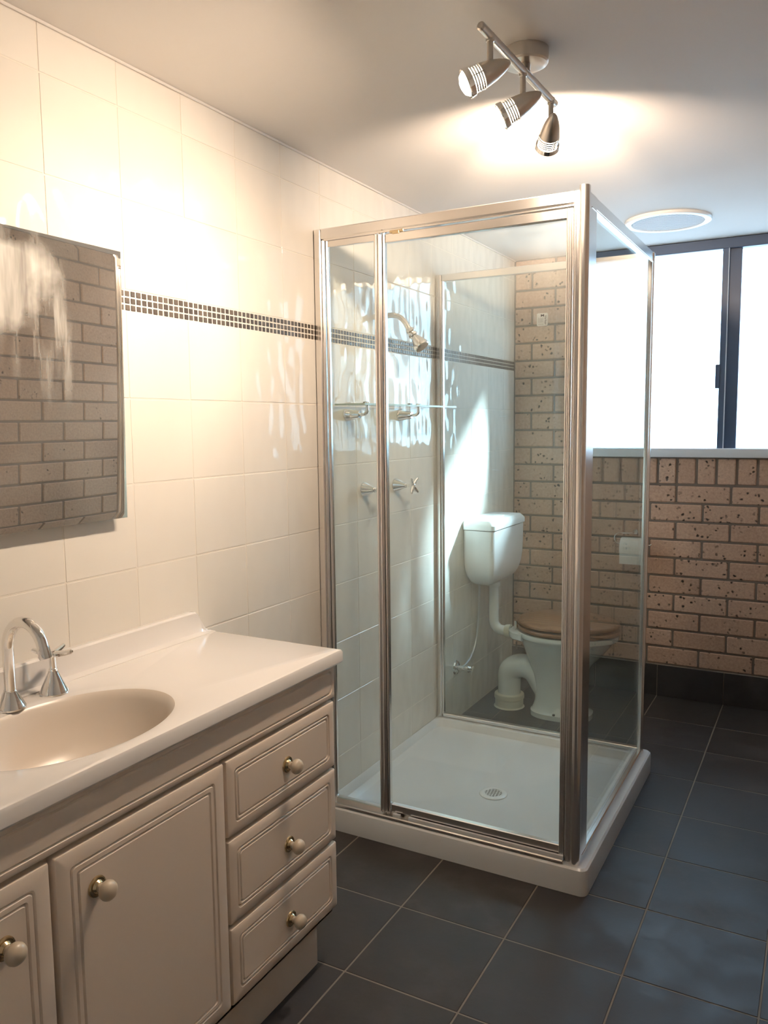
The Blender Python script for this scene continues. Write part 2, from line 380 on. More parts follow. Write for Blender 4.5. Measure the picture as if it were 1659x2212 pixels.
# ------------------------------------------------------------------ window
win = struct(empty('window_1', (.9, .03, WZ0)), 'sliding frosted window with dark frame and painted sill', 'window')
f = MB()
f.box((WX0, .0, 2.0935), (WX1, .06, H-.002), .002); f.box((WX0, .004, WZ0), (WX0+.03, .06, 2.094), .002); f.box((WX1-.03, .004, WZ0), (WX1, .06, 2.094), .002); f.box((WX0, .02, WZ0-.01), (WX1, .06, WZ0+.001))
f.build('frame', MT['winframe'], win)
f = MB().box((.977, -.004, WZ0), (1.0035, .016, 2.0945), .0015); st_ = f.build('sash_stile', MT['winframe'], win)
MB().box((.9615, -.010, 1.475), (.980, .012, 1.582), .002).build('latch', MT['winframe'], st_)
MB().box((.990, .020, WZ0), (1.055, .045, 2.0945), .0015).build('fixed_stile', MT['winframe'], win)
f = MB().box((.9775, .0, 2.085), (.378, .014, 2.0945)); f.bm.free()
MB().box((WX0+.028, .008, WZ0+.001), (.979, .013, 2.095)).build('sliding_pane', MT['pane'], win)
MB().box((1.002, -.0045, WZ0), (1.0045, .0185, 2.094)).build('highlight_strip', MT['sill'], win)  # pale strip standing in for the highlight on the stile edge
MB().box((1.050, .030, WZ0+.001), (WX1-.028, .035, 2.095)).build('fixed_pane', MT['pane'], win)
MB().box((WX0-.02, -.022, 1.1605), (W_R, .06, 1.2026), .004, 2).build('window_sill', MT['sill'], win)
struct(MB().box((1.25, 1.0, -.3), (1.97, 1.04, 2.40)).box((1.97, 1.0, -.3), (3.2, 1.04, 3.1)).build('added_sun_wall', MT['eave']), 'added wall outside, unseen, blocking the lower sun', 'wall')  # unseen wall added so only a narrow shaft of sun enters
struct(MB().box((-8, .14, -.4), (9, 12, -.3)).build('ground', MT['asphalt']), 'paved ground outside the window', 'ground')
struct(MB().box((-1.2, .14, 2.26), (3.2, .60, 2.40)).build('added_eave', MT['eave']), 'added roof eave outside, unseen, bounding the sun from above', 'eave')  # unseen slab added to cut the top off the sun shaft

# ------------------------------------------------------------------ vanity cabinet
CX, CY0, CY1 = .41, -3.82, -2.395
van = tag(empty('vanity_cabinet', (.22, -3.1, 0)), 'cream bathroom vanity cabinet with routed doors and three drawers', 'cabinet')
b = MB(); b.box((.004, CY0, .125), (CX-.019, CY1-.004, .143)).box((.004, CY1-.022, .125), (CX-.019, CY1-.004, .757)).box((.004, CY0, .125), (CX-.019, CY0+.018, .757)).box((.004, CY0, .125), (.012, CY1-.004, .757))
b.box((CX-.030, CY0, .125), (CX-.019, CY1-.004, .757)); b.build('carcass', MT['cab'], van)
MB().box((.004, CY0+.03, 0), (.3688, -2.436, .125)).build('plinth', MT['cab'], van)
def routed_front(name, y0, y1, z0, z1, grooves, parent, th=.018):
    """a door or drawer front: slab with rounded edge and routed grooves cut round it"""
    q = bmesh.new(); x0, x1 = CX-th, CX
    outs = [(0.0, x0), (0.0, x1-.005), (.0016, x1-.0016), (.005, x1)]
    for g0 in grooves: outs += [(g0-.0028, x1), (g0, x1-.0034), (g0+.0028, x1)]
    rings = []
    for ins, x in outs:
        r = max(.0035, .016-ins*.25) if ins > .008 else .003
        rings.append([q.verts.new((x, yy, zz)) for yy, zz in rrect(y0+ins, y1-ins, z0+ins, z1-ins, r, 4)])
    n = len(rings[0])
    for A, B in zip(rings, rings[1:]):
        for k in range(n): q.faces.new([A[k], A[(k+1) % n], B[(k+1) % n], B[k]])
    q.faces.new(rings[-1]); q.faces.new(rings[0])
    bmesh.ops.recalc_face_normals(q, faces=q.faces[:])
    b = MB(); b._add(q); return b.build(name, MT['cab'], parent)
KNOB = [(0, .034), (.006, .0338), (.0115, .0315), (.0155, .027), (.0168, .022), (.0155, .0165), (.011, .012), (.0075, .0085), (.0075, .002)]
PLATE = [(0, .0075), (.0085, .0075), (.0100, .0055), (.0115, .0030), (.0150, .0035), (.0172, .0025), (.0180, 0)]
def knob(y, z, parent):
    MB().lathe(KNOB, 24, axis((CX+.004, y, z), (1, 0, 0))).build('knob', MT['knob'], parent)
    p_ = MB().lathe(PLATE, 24, axis((CX, y, z), (1, 0, 0))).build('knob_plate', MT['brass'], parent); p_['label'] = 'aged brass backplate'
routed_front('fascia_panel', CY0, CY1-.002, .676, .7585, [.015], van)
for z0, z1, kz in ((.5075, .668, .585), (.3225, .4995, .400), (.148, .3135, .2235)):
    d = routed_front('drawer', -2.801, -2.402, z0, z1, [.026, .034], van); knob(-2.598, kz, d)
d = routed_front('door', -3.206, -2.8075, .148, .668, [.030, .043], van); knob(-3.128, .5835, d)
d = routed_front('door', -3.613, -3.2145, .148, .668, [.030, .043], van); knob(-3.298, .5785, d)
# vanity top: one moulded slab with an oval bowl
BX, BY, SX, SY = .240, -3.02, .1465, .207
TZ = .793
q = bmesh.new(); n = 96; ring = []
X0, X1, Y0, Y1 = .001, .4245, -3.84, -2.383
def rectpt(a):                                  # where the ray from the bowl's centre leaves the slab
    dx, dy = math.cos(a)*SX, math.sin(a)*SY; t_ = 1e9
    if dx > 1e-9: t_ = min(t_, (X1-BX)/dx)
    if dx < -1e-9: t_ = min(t_, (X0-BX)/dx)
    if dy > 1e-9: t_ = min(t_, (Y1-BY)/dy)
    if dy < -1e-9: t_ = min(t_, (Y0-BY)/dy)
    return BX+dx*t_, BY+dy*t_
angs = sorted([2*PI*k/n for k in range(n)] + [math.atan2((yy-BY)/SY, (xx-BX)/SX) % (2*PI) for xx in (X0, X1) for yy in (Y0, Y1)])
def oval(s_, z_): return [(BX+SX*s_*math.cos(a), BY+SY*s_*math.sin(a), z_) for a in angs]
edge = [rectpt(a) for a in angs]
def inset(p_, d_): return (min(max(p_[0], X0), X1-d_), min(max(p_[1], Y0+d_), Y1-d_))
levels = [[(*inset(e, .004), TZ-.034) for e in edge], [(*inset(e, 0), TZ-.029) for e in edge], [(*inset(e, 0), TZ-.007) for e in edge], [(*inset(e, .003), TZ-.0015) for e in edge], [(*inset(e, .008), TZ) for e in edge]]
levels += [oval(1.14, TZ), oval(1.07, TZ-.0006), oval(1.02, TZ-.0028)]
rings = [[q.verts.new(x) for x in lv] for lv in levels]; nn = len(angs)
for A, B in zip(rings, rings[1:]):
    for k in range(nn): q.faces.new([A[k], A[(k+1) % nn], B[(k+1) % nn], B[k]])
under = [q.verts.new(x) for x in oval(1.04, TZ-.034)]
for k in range(nn): q.faces.new([rings[0][k], rings[0][(k+1) % nn], under[(k+1) % nn], under[k]])
bmesh.ops.recalc_face_normals(q, faces=q.faces[:])
for f_ in q.faces: f_.smooth = f_.normal.z > .2
vt = MB(); vt._add(q); vt = tag(vt.build('washbasin_slab', MT['marble']), 'white moulded vanity top with an oval almond bowl', 'washbasin')
bw = MB(); prof = [(1.02, TZ-.0028), (.985, TZ-.008), (.95, TZ-.020), (.90, TZ-.045), (.80, TZ-.085), (.64, TZ-.115), (.42, TZ-.130), (.15, TZ-.136), (.06, TZ-.137)]
bw.loft([[Vector(v) for v in oval(s_, z_)] for s_, z_ in prof], caps=False)
o = bw.build('basin', MT['bowl'], vt); o['label'] = 'almond oval basin'
MB().lathe([(0, .0), (.014, .001), (.020, .003), (.022, .001), (.022, -.004)], 20, Matrix.Translation((BX, BY, TZ-.137))).build('drain_ring', MT['chrome2'], vt)
# upstand with a coved foot and a swept end
ups = []
def upsec(y_, h_, tk):
    h_ = max(h_, .0012)
    return [(.001, y_, TZ-.012), (.001, y_, TZ+h_), (.001+tk*.75, y_, TZ+h_), (.001+tk, y_, TZ+h_*.93), (.001+tk+.002, y_, TZ+h_*.35), (.001+tk+.008, y_, TZ+h_*.13), (.001+tk+.020, y_, TZ+h_*.02+.0003), (.001+tk+.020, y_, TZ-.012)]
for y_, h_ in ((-3.838, .061), (-2.452, .061), (-2.438, .059), (-2.430, .053), (-2.423, .040), (-2.417, .030), (-2.411, .019), (-2.404, .010), (-2.396, .004), (-2.386, .001)): ups.append(upsec(y_, h_, .016))
MB().loft([[Vector(v) for v in s_] for s_ in ups]).build('upstand', MT['marble'], vt)

# spout and hot tap on the vanity top
sp = tag(empty('basin_spout', (.0705, -3.02, TZ)), 'chrome gooseneck basin spout at the back of the bowl', 'spout')
MB().lathe([(.0, .036), (.0125, .036), (.0125, .033), (.0265, .006), (.0275, .003), (.0275, 0)], 28, Matrix.Translation((.0705, -3.02, TZ))).build('base_cone', MT['chrome2'], sp)
pts = [(.0705, -3.02, TZ+.03), (.0705, -3.02, TZ+.08), (.0705, -3.02, TZ+.118)]
for k in range(1, 13):
    a = PI - PI*k/12*.93; pts.append((.0705+.0515+.0515*math.cos(a), -3.02, TZ+.118+.056*math.sin(a)))
MB().tube(pts, .0108, 20).build('neck', MT['chrome2'], sp)
e0 = Vector(pts[-1]); dv = (Vector(pts[-1])-Vector(pts[-2])).normalized()
MB().tube([e0-dv*.002, e0+dv*.016, e0+dv*.020], [.0118, .0118, .0108], 20).build('nozzle', MT['chrome2'], sp)
def cross_tap(name, base, d, label, cat, conelen=.034, rbase=.027, stem=.030, arm=.040, roll=0, group=None):
    d = Vector(d).normalized(); tp = tag(empty(name, base), label, cat, group)
    Mx = axis(base, d) @ Matrix.Rotation(roll, 4, 'Z')
    MB().lathe([(0, conelen), (.0095, conelen), (.0105, conelen-.004), (rbase-.001, .006), (rbase, .003), (rbase, 0)], 28, Mx).build('cone', MT['chrome2'], tp)
    MB().lathe([(0, conelen+stem), (.0068, conelen+stem), (.0068, conelen+.006), (.0085, conelen+.004), (.0085, conelen)], 16, Mx).build('spindle', MT['chrome2'], tp)
    h = MB(); zc = conelen+stem
    for k in range(4):
        a = PI/2*k; e = Vector((math.cos(a), math.sin(a), 0))
        h.tube([e*.002+Vector((0, 0, zc)), e*.010+Vector((0, 0, zc+.001)), e*arm*.7+Vector((0, 0, zc+.004)), e*arm+Vector((0, 0, zc+.007)), e*(arm+.003)+Vector((0, 0, zc+.0075))], [.0072, .0066, .0060, .0050, .0022], 10, Mx)
    h.lathe([(0, zc+.010), (.0065, zc+.008), (.0085, zc), (.0065, zc-.007), (0, zc-.008)], 16, Mx)
    h.build('cross_handle', MT['chrome2'], tp); return tp
cross_tap('basin_tap', (.0685, -2.92, TZ), (0, 0, 1), 'chrome cross-handle tap standing right of the gooseneck spout', 'tap', .046, .0285, .034, .042, math.radians(20))

# ------------------------------------------------------------------ mirror
mir = tag(empty('wall_mirror', (0, -3.0, 1.42)), 'frameless rectangular wall mirror with a white smear above the basin', 'mirror')
MY0, MY1, MZ0, MZ1 = -3.36, -2.6659, 1.1228, 1.7111
q = bmesh.new(); bv = .016
A = [q.verts.new((.0265, y_, z_)) for y_, z_ in ((MY0, MZ0), (MY1, MZ0), (MY1, MZ1), (MY0, MZ1))]
A2 = [q.verts.new((.0280, y_, z_)) for y_, z_ in ((MY0, MZ0), (MY1, MZ0), (MY1, MZ1), (MY0, MZ1))]
B = [q.verts.new((.0292, y_, z_)) for y_, z_ in ((MY0+bv, MZ0+bv), (MY1-bv, MZ0+bv), (MY1-bv, MZ1-bv), (MY0+bv, MZ1-bv))]
q.faces.new(A)
for P_, Q_ in ((A, A2), (A2, B)):
    for k in range(4): q.faces.new([P_[k], P_[(k+1) % 4], Q_[(k+1) % 4], Q_[k]])
q.faces.new(B); bmesh.ops.recalc_face_normals(q, faces=q.faces[:])
mm = MB(); mm._add(q, Matrix.Translation((.028, 0, MZ0)) @ Matrix.Rotation(math.radians(1.5), 4, 'Y') @ Matrix.Translation((-.028, 0, -MZ0))); mm.build('glass', MT['mirror'], mir)
MB().box((.0005, MY0+.04, MZ0+.03), (.0265, MY1-.03, MZ1-.03)).build('backing_board', MT['gap'], mir)

# ------------------------------------------------------------------ shower tray
SX1, SYF, SYR = .852, -1.824, -.930
tr = MB()
def trect(x0, x1, y0, y1, r, z): return [Vector((a, c, z)) for a, c in rrect(x0, x1, y0, y1, r, 6)]
ox, oyf, oyr = .8835, -1.8545, -.896
secs = [trect(.0015, ox, oyf, oyr, .022, 0.0), trect(.0015, ox, oyf, oyr, .022, .064), trect(.0015, ox-.002, oyf+.002, oyr-.002, .021, .073), trect(.0015, ox-.008, oyf+.008, oyr-.008, .018, .078),
        trect(.0025, ox-.052, oyf+.056, oyr-.056, .03, .078), trect(.006, ox-.058, oyf+.062, oyr-.062, .03, .075), trect(.016, ox-.070, oyf+.075, oyr-.075, .035, .048), trect(.035, ox-.09, oyf+.095, oyr-.095, .05, .041)]
c0 = (.4487, -1.4408)
secs.append([Vector((c0[0]+(v.x-c0[0])*.12, c0[1]+(v.y-c0[1])*.12, .036)) for v in secs[-1]])
tr.loft(secs)
tray = tag(tr.build('shower_tray', MT['tray']), 'white acrylic shower tray with a low lip on the dark floor', 'shower tray')
dz = .037
dr = MB().lathe([(.030, .0045), (.034, .0050), (.044, .0042), (.048, .0020), (.049, 0)], 36, Matrix.Translation((*c0, dz))).build('drain_flange', MT['plastic'], tray)
MB().lathe([(0, .0012), (.031, .0012)], 32, Matrix.Translation((*c0, dz))).build('drain_void', MT['gap'], dr)
gr = MB(); Rz = Matrix.Translation((*c0, dz+.0035)) @ Matrix.Rotation(math.radians(8), 4, 'Z')
for k in range(-3, 4):
    h_ = k*.0105; L_ = math.sqrt(max(0, .031**2-h_*h_))
    if L_ > .004: gr.box((h_-.0018, -L_, -.0015), (h_+.0018, L_, .0012), mtx=Rz); gr.box((-L_, h_-.0018, -.0015), (L_, h_+.0018, .0010), mtx=Rz)
gr.build('drain_grate', MT['plastic'], dr)

# ------------------------------------------------------------------ shower screen
ss = tag(empty('shower_screen', (.43, -1.38, .078)), 'framed glass shower screen with polished aluminium posts and pivot door', 'shower screen')
ZT, Z0 = 1.928, .0784
CHR = MT['chrome']
def ribbed(name, parts, parent, m=CHR):
    b = MB()
    for a in parts: b.box(a[0], a[1], a[2] if len(a) > 2 else .0015)
    return b.build(name, m, parent)
def glass(name, a, c, thin, parent):
    b = MB().box(a, c)
    for f_ in b.bm.faces:
        f_.normal_update(); f_.material_index = 0 if abs(f_.normal[thin]) > .5 else 1
    return b.build(name, [MT['glass'], MT['greenedge']], parent)
yf = SYF
# wall channels
ribbed('wall_channel', [((.001, yf-.012, Z0), (.026, yf+.024, ZT), .003), ((.024, yf-.009, Z0), (.036, yf+.018, ZT-.03), .005), ((.038, yf-.005, Z0+.02), (.048, yf+.012, ZT-.034), .004)], ss)
ribbed('wall_channel', [((.001, SYR-.018, Z0), (.022, SYR+.014, ZT), .003), ((.020, SYR-.012, Z0), (.030, SYR+.008, ZT), .003)], ss)
# rails
ribbed('top_rail', [((.026, yf-.012, ZT-.031), (.818, yf+.022, ZT), .003), ((.030, yf-.004, ZT-.036), (.818, yf+.014, ZT-.030), .001)], ss)
ribbed('top_rail', [((SX1-.024, yf+.03, ZT-.033), (SX1, SYR-.01, ZT), .002), ((SX1-.018, yf+.03, ZT-.040), (SX1+.002, SYR-.01, ZT-.033), .002)], ss)
ribbed('top_rail', [((.022, SYR-.012, ZT-.028), (SX1-.004, SYR+.012, ZT), .002)], ss)
ribbed('bottom_rail', [((.026, yf-.024, Z0+.0004), (.815, yf+.026, Z0+.008), .002), ((.026, yf-.026, Z0+.004), (.815, yf-.019, Z0+.0125), .003), ((.026, yf+.004, Z0), (.815, yf+.020, Z0+.022), .002)], ss)
o = MB().box((.262, yf-.0165, Z0+.0080), (.288, yf-.0090, Z0+.0205)).box((.318, yf-.0165, Z0+.0080), (.812, yf-.0090, Z0+.0205)).build('gap_light_strip', MT['plastic'], ss); o['label'] = 'white strip standing in for light through the door gap'  # white strip drawn where light shows through the gap under the door
ribbed('bottom_rail', [((SX1-.022, yf+.03, Z0+.0004), (SX1+.002, SYR-.01, Z0+.014), .003)], ss)
ribbed('bottom_rail', [((.022, SYR-.012, Z0+.0004), (SX1-.004, SYR+.012, Z0+.016), .002)], ss)
# front right corner post with a rounded nose and fluted inner side
b = MB(); b.loft([[Vector((a, c, z_)) for a, c in rrect(.828, SX1+.004, yf-.016, yf+.018, .0138, 8)] for z_ in (Z0+.0004, ZT+.012)])
b.box((SX1-.020, yf+.016, Z0), (SX1+.001, yf+.085, ZT), .002); b.box((.817, yf-.012, Z0), (.831, yf+.012, ZT), .002)
for xx in (.8185, .8235): b.tube([(xx, yf-.012, Z0+.01), (xx, yf-.012, ZT-.036)], .0016, 8)
b.build('corner_post', CHR, ss)
ribbed('rear_post', [((SX1-.018, SYR-.012, Z0), (SX1+.004, SYR+.014, ZT), .004), ((SX1-.010, SYR-.030, Z0), (SX1+.001, SYR-.012, ZT-.03), .002)], ss)
# fixed front strip, its head rail, right and rear panes
glass('glass_panel', (.045, yf+.001, Z0+.020), (.222, yf+.006, ZT-.048), 1, ss)
ribbed('panel_rail', [((.048, yf-.004, ZT-.056), (.216, yf+.010, ZT-.037), .0015)], ss)
glass('glass_panel', (SX1-.012, yf+.070, Z0+.008), (SX1-.006, SYR-.012, ZT-.034), 0, ss)
glass('glass_panel', (.028, SYR-.003, Z0+.010), (SX1-.016, SYR+.003, ZT-.024), 1, ss)
ribbed('pivot_stile', [((.214, yf-.012, Z0+.012), (.2255, yf+.012, ZT-.036), .004), ((.226, yf-.016, Z0+.012), (.241, yf+.012, ZT-.036), .006), ((.242, yf-.010, Z0+.012), (.250, yf+.010, ZT-.036), .003)], ss)
# the pivot door
dr_ = glass('door', (.246, yf-.001, Z0+.034), (.806, yf+.005, ZT-.062), 1, ss)
ribbed('door_rail', [((.252, yf-.008, ZT-.067), (.812, yf+.010, ZT-.041), .002)], dr_)
ribbed('door_rail', [((.252, yf-.006, Z0+.0215), (.812, yf+.012, Z0+.046), .002)], dr_)
b = MB(); b.box((.797, yf-.010, Z0+.014), (.815, yf+.012, ZT-.041), .002)
for xx in (.8005, .8055, .8105): b.tube([(xx, yf-.010, Z0+.016), (xx, yf-.010, ZT-.043)], .0021, 8)
b.build('door_stile', CHR, dr_)
o = MB().box((.268, yf-.0105, ZT-.041), (.314, yf-.006, ZT-.034), .001).box((.276, yf-.011, ZT-.045), (.300, yf-.007, ZT-.036), .001).build('pivot_block', MT['brass'], dr_); o['label'] = 'rusty brown pivot block'

# safety sticker on the rear pane
sy = SYR-.0036
sk = MB(); ZZ = [Vector((a, sy, c)) for a, c in rrect(.4240, .4665, 1.6965, 1.7450, .005, 4)]
sk.loft([ZZ, [v-Vector((0, .0007, 0)) for v in ZZ]], smooth=False)
sk = tag(sk.build('sticker', MT['sticker']), 'small white maker sticker on the rear shower glass', 'sticker')
def text(body, size, loc, rot, m, parent, name='lettering'):
    c_ = bpy.data.curves.new(name, 'FONT'); c_.body = body; c_.size = size; c_.align_x = 'CENTER'; c_.align_y = 'CENTER'; c_.extrude = .0001; c_.materials.append(m)
    o = bpy.data.objects.new(name, c_); me = bpy.data.meshes.new_from_object(o); bpy.data.objects.remove(o)
    return link(name, me, parent, loc, rot)
text('Verker', .0125, (.4585, sy-.0009, 1.7185), Matrix(((0, 1, 0), (0, 0, -1), (-1, 0, 0))).to_euler(), MT['ink'], sk)
b = MB(); b.box((.4395, sy-.0011, 1.7315), (.4430, sy-.0006, 1.7405)).box((.4490, sy-.0011, 1.7315), (.4525, sy-.0006, 1.7405)).box((.4430, sy-.0011, 1.7340), (.4490, sy-.0006, 1.7385))
b.build('emblem', MT['ink'], sk)
b = MB()
for k in range(5): b.box((.4300+k*.0042, sy-.0010, 1.7090), (.4320+k*.0042, sy-.0006, 1.7290-.003*(k % 2)))
for k in range(4): b.box((.4310+k*.0050, sy-.0010, 1.7010), (.4332+k*.0050, sy-.0006, 1.7055))
b.build('fine_print', MT['greyink'], sk)

# ------------------------------------------------------------------ shower fittings on the tiled wall
ro = tag(empty('shower_rose', (0, -1.395, 1.715)), 'chrome wall shower arm with a bell-shaped rose inside the cubicle', 'shower head')
RY, RZ = -1.395, 1.715
MB().lathe([(0, .016), (.012, .016), (.020, .010), (.030, .004), (.031, 0)], 28, axis((0, RY, RZ), (1, 0, 0))).build('wall_flange', MT['chrome2'], ro)
pts = [(.008, RY, RZ), (.040, RY, RZ+.001), (.060, RY, RZ-.003), (.075, RY, RZ-.011), (.090, RY, RZ-.026), (.102, RY, RZ-.044), (.108, RY, RZ-.054)]
MB().tube(pts, .0098, 16).build('arm', MT['chrome2'], ro)
hd = Vector((.62, 0, -.78)).normalized(); hp = Vector(pts[-1])
MB().lathe([(0, -.002), (.012, -.002), (.0145, .002), (.0145, .012), (.0115, .016), (.0165, .022), (.0165, .030), (.013, .034), (.016, .040), (.026, .066), (.028, .070), (.028, .080), (.025, .083), (0, .081)], 28, axis(hp, hd)).build('rose_head', MT['chrome2'], ro)
cross_tap('shower_tap', (0, -1.547, 1.1015), (1, 0, 0), 'chrome cross-handle shower tap partly behind the pivot stile', 'tap', .046, .026, .030, .036, math.radians(45), 'shower taps')
cross_tap('shower_tap', (0, -1.3114, 1.1005), (1, 0, 0), 'chrome cross-handle shower tap in full view through the door glass', 'tap', .046, .026, .030, .036, math.radians(45), 'shower taps')
sh = tag(empty('glass_shelf', (0, -1.38, 1.39)), 'glass shelf on two chrome brackets inside the shower', 'shelf')
b = MB().box((.012, -1.745, 1.3905), (.125, -1.02, 1.3965))
for f_ in b.bm.faces: f_.normal_update(); f_.material_index = 0 if abs(f_.normal.z) > .5 else 1
b.build('shelf_plate', [MT['clear'], MT['greenedge']], sh)
for by in (-1.655, -1.272):
    k_ = MB().lathe([(0, .054), (.011, .054), (.0125, .052), (.0205, .006), (.0215, .004), (.0215, 0)], 28, axis((0, by, 1.361), (1, 0, 0))).build('bracket', MT['chrome2'], sh)
    pts = [(.05, by, 1.361), (.066, by, 1.361)] + [(.066+.016*math.sin(a), by, 1.361+.016*(1-math.cos(a))) for a in [PI/2*j/6 for j in range(1, 7)]] + [(.082, by, 1.3905), (.082, by, 1.399)]
    MB().tube(pts, .0055, 12).build('bracket_arm', MT['chrome2'], k_)
    MB().lathe([(0, .006), (.007, .005), (.0085, 0)], 16, Matrix.Translation((.082, by, 1.3965))).build('bracket_cap', MT['chrome2'], k_)
for by in (-1.585, -1.252, -1.178): o = MB().box((.03, by-.009, 1.3965), (.042, by+.009, 1.4055), .001).build('shelf_block', MT['darkglass'], sh)  # small dark green blocks on the shelf plate

# ------------------------------------------------------------------ toilet
AY = -.470
ci = tag(empty('toilet_cistern', (0, AY, .9)), 'white plastic cistern hung on the tiled wall behind the shower', 'cistern')
b = MB(); secs = []
for z_, ins, x0_, dx in ((.590, .110, .045, .085), (.593, .085, .034, .102), (.602, .060, .024, .118), (.618, .040, .015, .131), (.642, .023, .008, .140), (.675, .011, .003, .147), (.715, .004, .002, .151), (.760, .001, .002, .152), (.852, .0, .002, .153)):
    r_ = min(.024, (dx-x0_)*.35)
    secs.append([Vector((a, c, z_)) for a, c in rrect(x0_, dx, -.679+ins, -.2656-ins, r_, 5)])
b.loft(secs); b.build('tank', MT['plastic'], ci)
b = MB(); secs = []
for z_, ins in ((.8545, .0), (.857, -.003), (.876, -.003), (.886, .003), (.8925, .013), (.8960, .040)):
    secs.append([Vector((a, c, z_ + (.004 if ins > .01 else 0))) for a, c in rrect(.002, .155-ins, -.679+ins, -.2656-ins, .02, 5)])
b.loft(secs); b.build('lid', MT['plastic'], ci)
b = MB(); b.box((.075, AY-.028, .898), (.118, AY+.010, .9030), .002).box((.084, AY+.014, .898), (.112, AY+.036, .9025), .002); o = b.build('flush_button', MT['plastic'], ci)
fp = MB(); pts = [(.075, AY, .600), (.075, AY, .50), (.075, AY, .405)] + [(.075+.045*(1-math.cos(a)), AY, .405-.045*math.sin(a)) for a in [PI/2*j/6 for j in range(1, 7)]] + [(.150, AY, .360)]
fp.tube(pts, .0235, 20); fp = tag(fp.build('flush_pipe', MT['plastic']), 'white plastic flush pipe from the cistern down to the pan', 'pipe')
MB().lathe([(.0236, .0), (.031, .002), (.031, .020), (.0236, .022)], 20, Matrix.Translation((.075, AY, .568))).build('pipe_nut', MT['plastic'], fp)
MB().lathe([(.0235, 0), (.028, .003), (.030, .012), (.032, .028), (.024, .032)], 20, axis((.131, AY, .360), (1, 0, 0))).build('pipe_cone', MT['rubber'], fp)
# pan: pedestal lofted up the height, then rim, trap pipe and collar
def egg(xb, xf, hw, z_, n=40, sq=2.0):
    out = []; cx_ = xb+(xf-xb)*.42
    for k in range(n):
        a = 2*PI*k/n; ca, sa = math.cos(a), math.sin(a)
        x_ = cx_+(xf-cx_)*ca if ca > 0 else cx_+(cx_-xb)*ca
        x_ = cx_ + (xf-cx_ if ca > 0 else cx_-xb)*math.copysign(abs(ca)**(2/sq), ca); out.append(Vector((x_, AY+hw*math.copysign(abs(sa)**(2/sq), sa), z_)))
    return out
pan = MB()
pan.loft([egg(.268, .545, .108, 0, sq=2.6), egg(.268, .545, .108, .022, sq=2.6), egg(.276, .530, .098, .030, sq=2.5), egg(.283, .505, .088, .06), egg(.285, .495, .085, .12), egg(.272, .510, .092, .19),
          egg(.250, .545, .112, .25), egg(.235, .590, .140, .30), egg(.222, .622, .162, .34), egg(.212, .640, .175, .362), egg(.202, .654, .184, .370), egg(.200, .657, .187, .380), egg(.202, .655, .185, .392), egg(.24, .62, .15, .394)])
pan = tag(pan.build('toilet_pan', MT['porcelain']), 'white porcelain toilet pan with stained timber seat and curved trap', 'toilet')
b = MB(); b.loft([[Vector((x_, AY+w_*sy_, z_+h_*sz_)) for sy_, sz_ in ((-1, -.6), (-.9, -1), (.9, -1), (1, -.6), (1, .8), (.9, 1), (-.9, 1), (-1, .8))] for x_, w_, z_, h_ in ((.168, .055, .368, .014), (.185, .09, .370, .017), (.215, .13, .372, .018), (.26, .15, .372, .018))])
b.box((.165, AY-.03, .335), (.225, AY+.03, .38), .008, 2); b.build('hinge_shelf', MT['porcelain'], pan)
b = MB(); pts = [(.355, AY, .055), (.322, AY, .110), (.296, AY, .155)]
for k in range(0, 13):
    a = math.radians(35+k*145/12); pts.append((.224+.070*math.cos(a), AY, .146+.056*math.sin(a)))
pts += [(.154, AY, .115), (.154, AY, .06), (.154, AY, .04)]
b.tube(pts, [.05, .052, .054]+[.056]*13+[.055, .053, .053], 24); b.build('trap_pipe', MT['porcelain'], pan)
o = MB().lathe([(.050, .066), (.060, .066), (.068, .062), (.070, .054), (.070, .042), (.064, .038), (.066, .030), (.066, .006), (.072, 0)], 32, Matrix.Translation((.154, AY, 0))).build('pipe_collar', MT['rubber'], pan)
def slab(z0, z1, xb, xf, hw, dome=0):
    b_ = MB(); e = .008
    b_.loft([egg(xb+e, xf-e, hw-e, z0), egg(xb, xf, hw, z0+e*.7), egg(xb, xf, hw, z1-e), egg(xb+e*.5, xf-e*.5, hw-e*.5, z1-e*.3), egg(xb+.03, xf-.03, hw-.03, z1+dome)]); return b_
slab(.397, .418, .205, .664, .190).build('seat', MT['wood'], pan)
slab(.423, .445, .203, .660, .190, .006).build('seat_lid', MT['wood'], pan)
for s_ in (-1, 1):
    MB().tube([(.212, AY+s_*.075, .393), (.212, AY+s_*.075, .432)], .008, 12).build('hinge', MT['chrome2'], pan)
    MB().tube([(.214, AY+s_*.075, .300), (.214, AY+s_*.075, .335)], .004, 8).build('hinge_bolt', MT['gap'], pan)
MB().tube([(.40, AY-.103, .024), (.40, AY-.103, .030)], .006, 10).build('floor_screw', MT['gap'], pan)
# stop tap and hose
sv = tag(empty('stop_tap', (0, -.743, .2376)), 'chrome stop tap low on the tiled wall left of the toilet', 'tap')
MB().lathe([(0, .012), (.016, .012), (.030, .006), (.033, 0)], 24, axis((0, -.743, .2376), (1, 0, 0))).build('wall_flange', MT['chrome2'], sv)
b = MB().tube([(.006, -.743, .2376), (.04, -.743, .2376), (.046, -.743, .2376), (.062, -.743, .2376), (.068, -.743, .2376)], [.011, .011, .016, .016, .011], 16); b.build('valve_body', MT['chrome2'], sv)
b = MB()
for a in (.3, .3+2*PI/3, .3+4*PI/3): b.tube([(.073, -.743, .2376), (.075, -.743+.022*math.cos(a), .2376+.022*math.sin(a))], [.006, .005], 10)
b.tube([(.066, -.743, .2376), (.080, -.743, .2376)], .008, 14); b.build('tap_handle', MT['chrome2'], sv)
b = MB(); pts = []
P0, P1, P2, P3 = Vector((.035, -.738, .245)), Vector((.040, -.58, .262)), Vector((.035, -.56, .40)), Vector((.045, -.575, .605))
